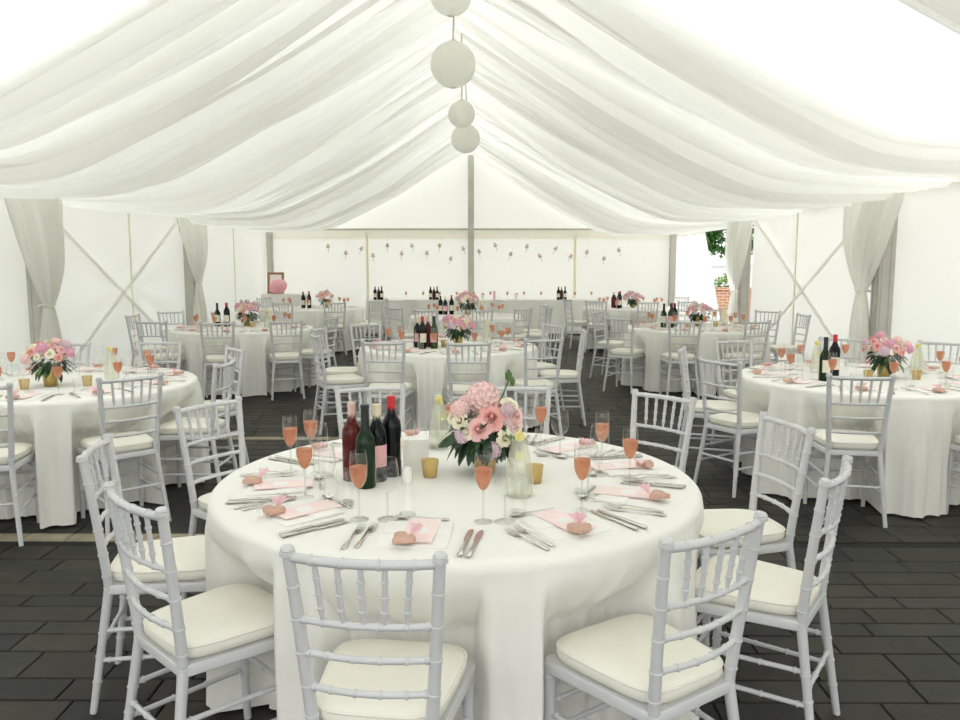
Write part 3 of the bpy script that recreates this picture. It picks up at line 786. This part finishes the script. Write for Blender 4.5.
# ------------------------------------------------------------------ tables and chairs
TZ = .757
TABLES = dict(
    T0=('nearest table', -.105, 2.98, -98), T1=('second-row left table', -2.92, 5.45, -8), T2=('second-row right table', 2.76, 5.75, -7), T3=('third-row centre table', -.36, 7.95, -8),
    T4=('fourth-row left table', -3.1, 10.2, -14), T5=('fourth-row right table', 2.72, 10.35, -2), T6=('rear left table', -3.15, 14.95, 0), T7=('fifth-row centre table', -.30, 12.7, -8), T8=('rear right table', 2.75, 15.15, 4))
CH = dict(   # angle round the table, distance of the backrest from the table's middle, turn of the chair away from the table's middle
    T0=[(-98, 1.24, 1), (-57, 1.25, 2), (-138, 1.19, 4), (-173, 1.31, 5), (148, 1.42, 0), (45, 1.42, -4), (13, 1.40, -2), (-21, 1.32, -13), (112, 1.36, -5), (78, 1.31, 12)],
    T1=[(-44, 1.17, -2), (-6, 1.18, 5), (37, 1.22, 0), (83, 1.31, 5), (116, 1.30, -20), (-83, 1.19, 10)],
    T2=[(-117, 1.18, 18), (-165, 1.20, 16), (162, 1.30, 0), (118, 1.3, -10), (73, 1.42, 4), (42, 1.5, 10), (-66, 1.23, 0)],
    T3=[(-113, 1.29, 20), (-80, 1.28, -8), (-47, 1.29, -22), (-3, 1.34, 0), (32, 1.3, 0), (66, 1.3, 0), (100, 1.3, 0), (139, 1.27, -15), (172, 1.35, 0), (-157, 1.33, 0)],
    T4=[(-51, 1.28, -22), (-86, 1.24, 10), (-125, 1.28, 30), (179, 1.42, 0), (146, 1.50, -10), (-17, 1.26, 0)],
    T5=[(-110, 1.23, 18), (-69, 1.2, 3), (-151, 1.24, 30), (145, 1.4, 0), (4, 1.44, 0), (36, 1.55, 8), (68, 1.5, 0)],
    T6=[(-102, 1.4, 0), (-65, 1.36, -10), (-160, 1.34, 0), (-28, 1.38, -10), (150, 1.35, 0), (10, 1.3, 0)],
    T7=[(-47, 1.27, 0), (-80, 1.33, 0), (-113, 1.4, 0), (-148, 1.25, 10), (-19, 1.36, 0), (15, 1.32, 0), (172, 1.32, 0)],
    T8=[(-129, 1.24, 25), (-86, 1.22, 0), (-173, 1.22, 10), (38, 1.5, 0), (-50, 1.26, -10)])
SEATNAME = {0: 'right side', 30: 'right side towards the back', 60: 'back right', 90: 'back', 120: 'back left', 150: 'left side towards the back', 180: 'left side',
            -150: 'left side towards the front', -120: 'front left', -90: 'front', -60: 'front right', -30: 'right side towards the front'}
def adiff(a, b): return abs((a-b+180) % 360-180)
def seat_names(angles):
    free = dict(SEATNAME); out = {}
    pairs = sorted((adiff(a, k), i, k) for i, a in enumerate(angles) for k in SEATNAME)
    for dd, i, k in pairs:
        if i in out or k not in free: continue
        out[i] = free.pop(k)
    return [out[i] for i in range(len(angles))]

def cloth_mesh(seed, chairs, Rr):
    rn = random.Random(seed); m = MB(); NT = 540
    fr = [(rn.randint(11, 14), rn.uniform(0, 6.28), .55), (rn.randint(19, 23), rn.uniform(0, 6.28), .6), (rn.randint(31, 37), rn.uniform(0, 6.28), .35), (rn.randint(48, 56), rn.uniform(0, 6.28), .28)]
    def dip(th):
        lim = 9
        for a, dist, tw in chairs:
            rz = R(a)+pi/2+R(tw); ox, oy = dist*cos(R(a))-.235*sin(rz), dist*sin(R(a))+.235*cos(rz)
            o = Vector((-ox*cos(rz)-oy*sin(rz), ox*sin(rz)-oy*cos(rz))); dd = Vector((cos(th)*cos(rz)+sin(th)*sin(rz), -cos(th)*sin(rz)+sin(th)*cos(rz)))
            t0, t1 = 0, 9
            for k, h0, h1 in ((0, -.210, .210), (1, -.3, .215)):
                if abs(dd[k]) < 1e-6:
                    if not h0 < o[k] < h1: t1 = -1
                    continue
                p, q = sorted(((h0-o[k])/dd[k], (h1-o[k])/dd[k])); t0 = max(t0, p); t1 = min(t1, q)
            if t0 < t1: lim = min(lim, t0)
        return lim
    raw = [min(1.1, dip(2*pi*j/NT)) for j in range(NT)]
    low = [min(raw[(j+k) % NT] for k in range(-1, 2)) for j in range(NT)]
    D = [sum(low[(j+k) % NT] for k in range(-1, 2))/3 for j in range(NT)]
    rows = []
    for rr in (.02, .2, .4, .6, .75, .83): rows.append([(rr*cos(2*pi*j/NT), rr*sin(2*pi*j/NT), TZ+.003) for j in range(NT)])
    for k in range(1, 6):
        a = pi/2*k/5; rows.append([((Rr-.028+.028*sin(a))*cos(2*pi*j/NT), (Rr-.028+.028*sin(a))*sin(2*pi*j/NT), TZ+.003-.028*(1-cos(a))) for j in range(NT)])
    zt = TZ+.003-.028
    for k in range(1, 31):
        v = k/30; z = zt-(zt-.015)*v; row = []
        for j in range(NT):
            th = 2*pi*j/NT
            ff = sum(w*(1-2*abs(sin(.5*(n*th+p+.5*v*sin(3*th+p)+.35*sin(5*th))))**.75) for n, p, w in fr)/1.45
            r = Rr+.012*min(1, v*9)+.042*v**.8+.055*ff*min(1, .12+v*1.5)
            zz = min(1, max(0, (.70-z)/.19)); zz = zz**1.3
            r = r+(min(r, D[j]-.004-.04*(1-ff))-r)*zz
            row.append((r*cos(th), r*sin(th), z))
        rows.append(row)
    o = m.grid(rows, close_u=True, flip=True); m.ngon([o+j for j in range(NT)])
    return m
CHG = 'white chairs around the round tables'
prep = {}
for ti_, (key, (tn, cx, cy, off)) in enumerate(TABLES.items()):
    t = empty('round_table'); t.location = (cx, cy, 0)
    m = MB(); m.lathe([(0, .722), (.855, .722), (.862, .727), (.862, .75), (.855, TZ-.001), (0, TZ-.001)], 64); m.build('tabletop', M['wood'], t)
    for a in (45, 135, 225, 315):
        m = MB(); m.tube([(.42*cos(R(a)), .42*sin(R(a)), .722), (.46*cos(R(a)), .46*sin(R(a)), 0)], .016, 10); m.build('leg', M['leg_steel'], t)
    tag(t, 'round banquet table under the cloth, the %s' % tn, 'table', 'round banquet tables')
    c = cloth_mesh(20+ti_, CH[key], .905 if key == 'T0' else .885).build('tablecloth', M['cloth'], ang=180); c.location = (cx, cy, 0)
    tag(c, 'floor-length white cloth on the %s' % tn, 'tablecloth', 'white round tablecloths')
    nm = seat_names([a for a, _, _ in CH[key]])
    for (a, dist, tw), sn in zip(CH[key], nm):
        rz = R(a)+pi/2+R(tw)   # local +y points at the table
        bx, by = cx+dist*cos(R(a)), cy+dist*sin(R(a))
        ox, oy = bx-.235*sin(rz), by+.235*cos(rz)
        CHAIR.put((ox, oy, 0), rz, 'white bamboo-style chair with cream cushion at the %s, %s' % (tn, sn), CHG)

IT = TZ+.0035
def polar(cx, cy, a, r, t):
    a = R(a); return cx+r*cos(a)-t*sin(a), cy+r*sin(a)+t*cos(a)
T0_FLUTE = {-138: (-.40, 2.47), -98: (-.005, 2.45), -57: (.32, 2.57), -21: (.53, 2.86), 13: (.47, 3.15), 148: (-.76, 3.06), 112: (-.71, 3.2), 45: (.25, 3.52)}
jr = random.Random(77)
for key, (tn, cx, cy, off) in TABLES.items():
    angs = [a for a, _, _ in CH['T0']] if key == 'T0' else [((off+36*k+180) % 360)-180 for k in range(10)]
    if key == 'T0': angs = [-168 if a == -173 else a for a in angs]
    nm = seat_names(angs)
    for a, sn in zip(angs, nm):
        q = polar(cx, cy, a, .66, 0); u = px(q[0], q[1], IT)
        if not (-60 < u[0] < 1020): continue
        far = key in ('T6', 'T7', 'T8')
        rz = R(a)+pi/2
        J = lambda s: jr.uniform(-s, s)
        at = ' at the %s, %s' % (tn, sn)
        def put(k, r, t, dr=0., z=IT, lab='', grp='', sc=None):
            X, Y = polar(cx, cy, a, r, t); return K[k].put((X, Y, z), rz+dr, lab+at, grp, sc)
        # linen, card and favour
        dj = J(.12)
        put('napkin', .665, -.01, dj, IT, 'folded white napkin', 'napkins at the place settings')
        put('card', .645, .0, dj+J(.06), IT+.0098, 'pink menu card', 'pink menu cards on the napkins')
        if not far:
            put('favour', .76+J(.01), -.035+J(.01), J(.8), IT+.0133, 'pink heart cookie', 'heart favours at the place settings')
            put('fork', .70, -.155, J(.05), IT, 'steel table fork', 'forks at the place settings')
            put('knife', .71, .150, J(.05), IT, 'steel table knife', 'knives at the place settings')
        if key == 'T0':
            put('fork', .715, -.190, J(.05), IT, 'outer starter fork', 'forks at the place settings')
            put('knife', .715, .178, J(.04), IT, 'outer starter knife', 'knives at the place settings')
            put('spoon', .515, -.02, pi/2+J(.08), IT, 'dessert spoon', 'dessert spoons')
        if key == 'T0' and a in T0_FLUTE:
            X, Y = T0_FLUTE[a]; K['flute'].put((X, Y, IT), 0, 'flute of pink fizz'+at, 'flutes of pink fizz')
        else: put('flute', .565+J(.012), .160+J(.012), 0, IT, 'flute of pink fizz', 'flutes of pink fizz')
        put('wine', *((.50+J(.01), .235+J(.008)) if not (key == 'T0' and a == 78) else (.43, .07)), 0, IT, 'empty stemmed wine glass', 'empty wine glasses')
        if not far: put('tumbler', .425+J(.01), .265+J(.01), 0, IT, 'clear water tumbler', 'water tumblers')

# things in the middle of the tables
def bottles(tn, lst, grp='wine bottles on the tables'):
    for kk, X, Y, turn in lst: put_bottle(kk, X, Y, R((turn or 0)+jr.uniform(-25, 25)), '%s on the %s' % (BOTL[kk], tn), grp)
tn = 'nearest table'
bottles(tn, [('rose', -.500, 2.95, ''), ('green', -.435, 2.85, 150), ('cream', -.405, 2.94, 40), ('red', -.358, 3.012, 140)])
K['carafe'].put((-.20, 3.47, IT), .4, 'lemon water carafe behind the flowers on the nearest table', 'lemon water carafes')
K['carafe'].put((.12, 2.74, IT), 1.2, 'lemon water carafe in front of the flowers on the nearest table', 'lemon water carafes')
K['votive'].put((-.21, 2.99, IT), 0, 'gold glass votive between bottles and flowers on the nearest table', 'gold votive holders')
K['votive'].put((.185, 2.91, IT), 0, 'gold glass votive behind the front carafe on the nearest table', 'gold votive holders')
K['shaker'].put((-.29, 2.91, IT), 0, 'white salt shaker by the wine bottles on the nearest table', 'salt shakers')
r = empty('white_box'); r.location = (-.275, 3.12, IT); r.rotation_euler = (0, 0, R(8))
m = MB(); m.box((0, 0, .055), (.10, .075, .11)); m.build('box_body', M['box'], r); m = MB(); m.box((0, 0, .117), (.105, .08, .012)); m.build('lid', M['box'], r)
tag(r, 'small white textured box behind the salt shaker on the nearest table', 'box')
pxm = .00384
def fb0(kind, dx, dy, r, depth): return (kind, Vector(((dx-482)*pxm, -depth, .31-(dy-388)*pxm)), Vector(((dx-482)*.02, -.8, .55-(dy-405)*.02)), r*pxm)
hand = [fb0('hyd_blush', 480, 396, 17, .02), fb0('rose_coral', 488, 410, 12.5, .10), fb0('rose_pink', 476, 420, 11, .125), fb0('cream', 457, 413, 9, .095), fb0('cream', 465, 423, 8, .115), fb0('cream2', 502, 430, 8.5, .105),
        fb0('hyd_blush', 459, 405, 10, .06), fb0('rose_blush', 511, 410, 11, .05), fb0('cream2', 507, 402, 10, .04), fb0('hyd_lilac', 461, 428, 8, .09), fb0('hyd_lilac', 489, 441, 9, .105), fb0('rose_blush', 512, 420, 9, .06),
        fb0('hyd_lilac', 503, 404, 7, .075), fb0('cream2', 451, 412, 7, .05)]
hand += [('hyd_blush', Vector((-.06, .09, .23)), Vector((-.4, .8, .5)), .05), ('rose_pink', Vector((.06, .1, .24)), Vector((.4, .8, .5)), .04), ('cream2', Vector((0, .12, .19)), Vector((0, 1, .3)), .04),
         ('rose_blush', Vector((-.1, .03, .2)), Vector((-1, .2, .4)), .038), ('cream', Vector((.11, .05, .22)), Vector((1, .3, .4)), .036)]
b = bouquet(.0, 3.06, IT, 'pink and cream hydrangea and rose bouquet on the nearest table', hand, 3, 1.06, 200)
m = MB()
for k, (a, L) in enumerate(((2.9, .14),)):
    rows = [[Vector((-.09-.075*t/7, -.1, .15-.03*(t/7)**1.5+.006*w+(-.02*k))) + Vector((0, .01*w*sin(pi*t/7), .012*w*sin(pi*t/7))) for w in (-1, 0, 1)] for t in range(8)]
    m.grid(rows)
m.build('trailing_leaf', M['leaf'], b, ang=180)
m = MB(); m.tube([(.06, -.02, .28), (.085, -.03, .345)], .003, 5); m.lathe([(.002, 0), (.012, .012), (.013, .03), (.003, .045)], 8, (.085, -.03, .342)); m.lathe([(.002, 0), (.009, .01), (.01, .022), (.003, .035)], 8, (.1, -.03, .325)); m.build('bud', M['leaf_light'], b)

def centre(key, fx, fy, seed, bl, car, vot, scale=1.):
    tn = TABLES[key][0]
    bouquet(fx, fy, IT, 'pink, coral and cream flower arrangement in gold vase on the %s' % tn, None, seed, scale, 90)
    bottles(tn, bl)
    for i, (X, Y) in enumerate(car): K['carafe'].put((X, Y, IT), i, 'lemon water carafe %s the flowers on the %s' % (('beside', 'behind')[i], tn), 'lemon water carafes')
    for i, (X, Y) in enumerate(vot): K['votive'].put((X, Y, IT), i, 'gold glass votive %s of the flowers on the %s' % (('right', 'left', 'in front')[i], tn), 'gold votive holders')
centre('T1', -2.90, 5.27, 21, [], [(-2.62, 5.55)], [(-2.66, 5.28), (-2.99, 5.12)])
K['shaker'].put((-2.42, 5.33, IT), 0, 'white salt shaker on the second-row left table', 'salt shakers')
centre('T2', 2.86, 5.70, 22, [('green', 2.37, 5.55, ''), ('red', 2.50, 5.70, '')], [(2.5, 6.0), (3.18, 5.86)], [(3.05, 5.62), (2.7, 5.6)])
centre('T3', -.27, 7.95, 23, [('cream', -.66, 7.78, ''), ('rose', -.56, 7.83, ''), ('red', -.60, 7.66, ''), ('olive', -.49, 7.68, '')], [(.02, 8.12)], [(-.4, 7.8)])
centre('T4', -3.12, 10.46, 24, [('green', -3.50, 10.44, ''), ('black', -3.40, 10.52, ''), ('red', -3.36, 10.38, '')], [(-2.75, 10.1)], [(-3.0, 10.3)], 1.05)
centre('T5', 2.80, 10.48, 25, [('green', 2.30, 10.30, ''), ('olive', 2.38, 10.25, ''), ('red', 2.42, 10.38, ''), ('black', 2.48, 10.48, '')], [(3.2, 10.7)], [(3.0, 10.4), (2.6, 10.3)])
centre('T6', -2.98, 14.95, 26, [('black', -3.36, 14.8, ''), ('red', -3.24, 14.75, ''), ('green', -3.28, 14.92, '')], [], [])
centre('T7', -.28, 12.98, 27, [('black', -.72, 12.95, ''), ('cream', -.64, 12.9, ''), ('red', -.54, 12.95, '')], [(-.05, 12.5)], [], 1.15)
centre('T8', 2.76, 14.98, 28, [('cream', 2.40, 14.88, ''), ('black', 2.46, 14.76, ''), ('rose', 2.36, 14.76, ''), ('red', 2.51, 14.9, '')], [], [])

# long top table at the end wall
def long_cloth(x0, x1, y0, y1, z, name, seed):
    m = MB(); per = []
    def edge(n, a, b): return [(a[0]+(b[0]-a[0])*i/n, a[1]+(b[1]-a[1])*i/n) for i in range(n)]
    per = edge(90, (x0, y0), (x1, y0))+edge(20, (x1, y0), (x1, y1))+edge(90, (x1, y1), (x0, y1))+edge(20, (x0, y1), (x0, y0))
    cx, cy = (x0+x1)/2, (y0+y1)/2; n = len(per); rows = []
    o0 = None
    rows.append([(x, y, z) for x, y in per])
    for k in range(1, 15):
        v = k/14; row = []
        for i, (x, y) in enumerate(per):
            f = .03*v**.8*(sin(i*.55+seed)+.6*sin(i*1.13+2*seed))+.03*v
            nx = -1 if i >= 200 else (1 if 90 <= i < 110 else 0); ny = -1 if i < 90 else (1 if 110 <= i < 200 else 0)
            row.append((x+nx*f, y+ny*f, z-.01-(z-.025)*v))
        rows.append(row)
    m.grid(rows, close_u=True, flip=True); m.ngon(range(n)); return m
t = empty('top_table'); t.location = (0, 0, 0)
m = MB(); m.box((-.0, 18.4, .735), (5.24, .74, .04)); m.build('tabletop', M['wood'], t)
for X in (-2.45, 2.4):
    for Y in (18.15, 18.65): m = MB(); m.tube([(X, Y, .715), (X, Y, 0)], .018, 8); m.build('leg', M['leg_steel'], t)
tag(t, 'long top table under a white cloth along the end wall', 'table')
tag(long_cloth(-2.68, 2.66, 18.0, 18.8, .76, '', 2).build('tablecloth', M['cloth'], ang=60), 'white cloth on the long top table at the end wall', 'tablecloth')
ZH = .762
TT = 'long top table'
for gi, (X0, nmx) in enumerate(((-2.42, ''), (-1.16, ''), (1.74, ''))):
    where = ('left cluster', 'middle cluster', 'right cluster')[gi]
    for j, kk in enumerate(('black', 'rose', 'green')):
        BOT[kk].put((X0+.075*(j-1), 18.2+.05*(j % 2), ZH), 0, '%s on the %s, %s' % (BOTL[kk], TT, where), 'wine bottles on the top table')
for i in range(12):
    X = -1.8+i*.385
    o = K['flute'].put((X, 18.28+.08*(i % 2), ZH), 0, 'flute of pink fizz on the top table, %s from its left end' % ['first', 'second', 'third', 'fourth', 'fifth', 'sixth', 'seventh', 'eighth', 'ninth', 'tenth', 'eleventh', 'twelfth'][i], 'flutes of pink fizz')
    K['napkin'].put((X+.12, 18.16, ZH), pi, 'folded white napkin on the top table, %s from its left end' % ['first', 'second', 'third', 'fourth', 'fifth', 'sixth', 'seventh', 'eighth', 'ninth', 'tenth', 'eleventh', 'twelfth'][i], 'napkins at the place settings')
for X, lb in ((-.05, 'small pink posy on the top table by the king post'), (.72, 'small pink posy in the middle of the top table')):
    e = empty('posy'); e.location = (X, 18.35, ZH)
    lathe_part([(0, 0), (.03, 0), (.035, .06), (.03, .1)], 12, 'jar', M['ceramic'], e)
    for k in range(6): bloom(e, ('rose_pink', 'cream', 'rose_blush')[k % 3], Vector((.035*cos(k), .035*sin(k), .12+.01*(k % 3))), Vector((cos(k), sin(k), 1)), .03)
    tag(e, lb, 'flowers', 'posies on the top table')
e = empty('pillar_candle'); e.location = (.21, 18.3, ZH); lathe_part([(0, 0), (.03, 0), (.03, .19), (.012, .2), (0, .2)], 14, 'wax', M['p_mauve'], e); m = MB(); m.tube([(0, 0, .2), (0, 0, .215)], .002, 5); m.build('wick', M['leg_steel'], e)
tag(e, 'tall bright pink candle on the top table, right of the king post', 'candle')

# side table with frame and pink balloon in the corner
t = empty('side_table'); t.location = (-4.67, 18.75, 0)
m = MB(); m.box((0, 0, .85), (.92, .56, .04)); m.build('tabletop', M['wood'], t)
for sx in (-1, 1):
    for sy in (-1, 1): m = MB(); m.tube([(sx*.42, sy*.22, .83), (sx*.42, sy*.22, 0)], .016, 8); m.build('leg', M['leg_steel'], t)
tag(t, 'small side table under a cloth in the far left corner', 'table')
tag(long_cloth(-5.17, -4.15, 18.43, 19.07, .875, '', 5).build('tablecloth', M['cloth'], ang=60), 'white cloth on the small side table in the far left corner', 'tablecloth')
f = empty('picture_frame'); f.location = (-4.94, 18.90, .878); f.rotation_euler = (R(-8), 0, 0)
m = MB()
for c, e in (((-.17, 0, .25), (.05, .03, .5)), ((.17, 0, .25), (.05, .03, .5)), ((0, 0, .475), (.29, .03, .05)), ((0, 0, .025), (.29, .03, .05))): m.box(c, e)
m.build('wooden_frame', M['frame_wood'], f, smooth=False)
m = MB(); m.box((0, .008, .25), (.3, .006, .41)); m.build('print', M['label'], f, smooth=False)
tag(f, 'brown wooden picture frame leaning on the corner side table', 'picture frame')
m = MB()
rows = []
for k in range(17):
    a = -pi/2+pi*k/16; rows.append([(.205*cos(a)*cos(b_)*(1.0+.15*sin(a)*cos(b_)), .15*cos(a)*sin(b_), .178+.178*sin(a)) for b_ in [2*pi*j/28 for j in range(28)]])
m.grid(rows, close_u=True)
bl = empty('balloon'); bl.location = (-4.80, 18.62, .876); m.build('skin', M['balloon'], bl, ang=180)
m = MB(); m.lathe([(.004, 0), (.015, .02), (.004, .03)], 8, (-.205, 0, .03)); m.build('knot', M['balloon'], bl)
tag(bl, 'round pink balloon in front of the picture frame', 'balloon')

# ------------------------------------------------------------------ light
w = bpy.data.worlds.new('daylight'); S.world = w; w.use_nodes = True; nt = w.node_tree
bg = nt.nodes['Background']
tc = nt.nodes.new('ShaderNodeTexCoord'); sx = nt.nodes.new('ShaderNodeSeparateXYZ'); nt.links.new(tc.outputs['Generated'], sx.inputs[0])
rp = nt.nodes.new('ShaderNodeValToRGB'); rp.color_ramp.elements[0].position = .45; rp.color_ramp.elements[0].color = (.55, .55, .52, 1); rp.color_ramp.elements[1].position = .9; rp.color_ramp.elements[1].color = (.95, .98, 1.0, 1)
mr = nt.nodes.new('ShaderNodeMapRange'); mr.inputs[1].default_value = -1; mr.inputs[2].default_value = 1
nt.links.new(sx.outputs['Z'], mr.inputs[0]); nt.links.new(mr.outputs[0], rp.inputs[0]); nt.links.new(rp.outputs[0], bg.inputs[0])
bg.inputs[1].default_value = 2.4
sl = bpy.data.lights.new('sun', 'SUN'); sl.energy = 1.8; sl.angle = R(25); sl.color = (1, .98, .95)
so = bpy.data.objects.new('sun', sl); so.rotation_euler = (R(-6), R(38), 0); COL.objects.link(so)

S.view_settings.view_transform = 'Standard'; S.view_settings.look = 'None'; S.view_settings.gamma = 1; S.view_settings.use_curve_mapping = False
S.view_settings.exposure = .22
cy = S.cycles
cy.use_denoising = True
cy.max_bounces = 14; cy.diffuse_bounces = 8; cy.transparent_max_bounces = 40; cy.transmission_bounces = 8; cy.glossy_bounces = 4
cy.caustics_reflective = False; cy.caustics_refractive = False
cy.sample_clamp_indirect = 6
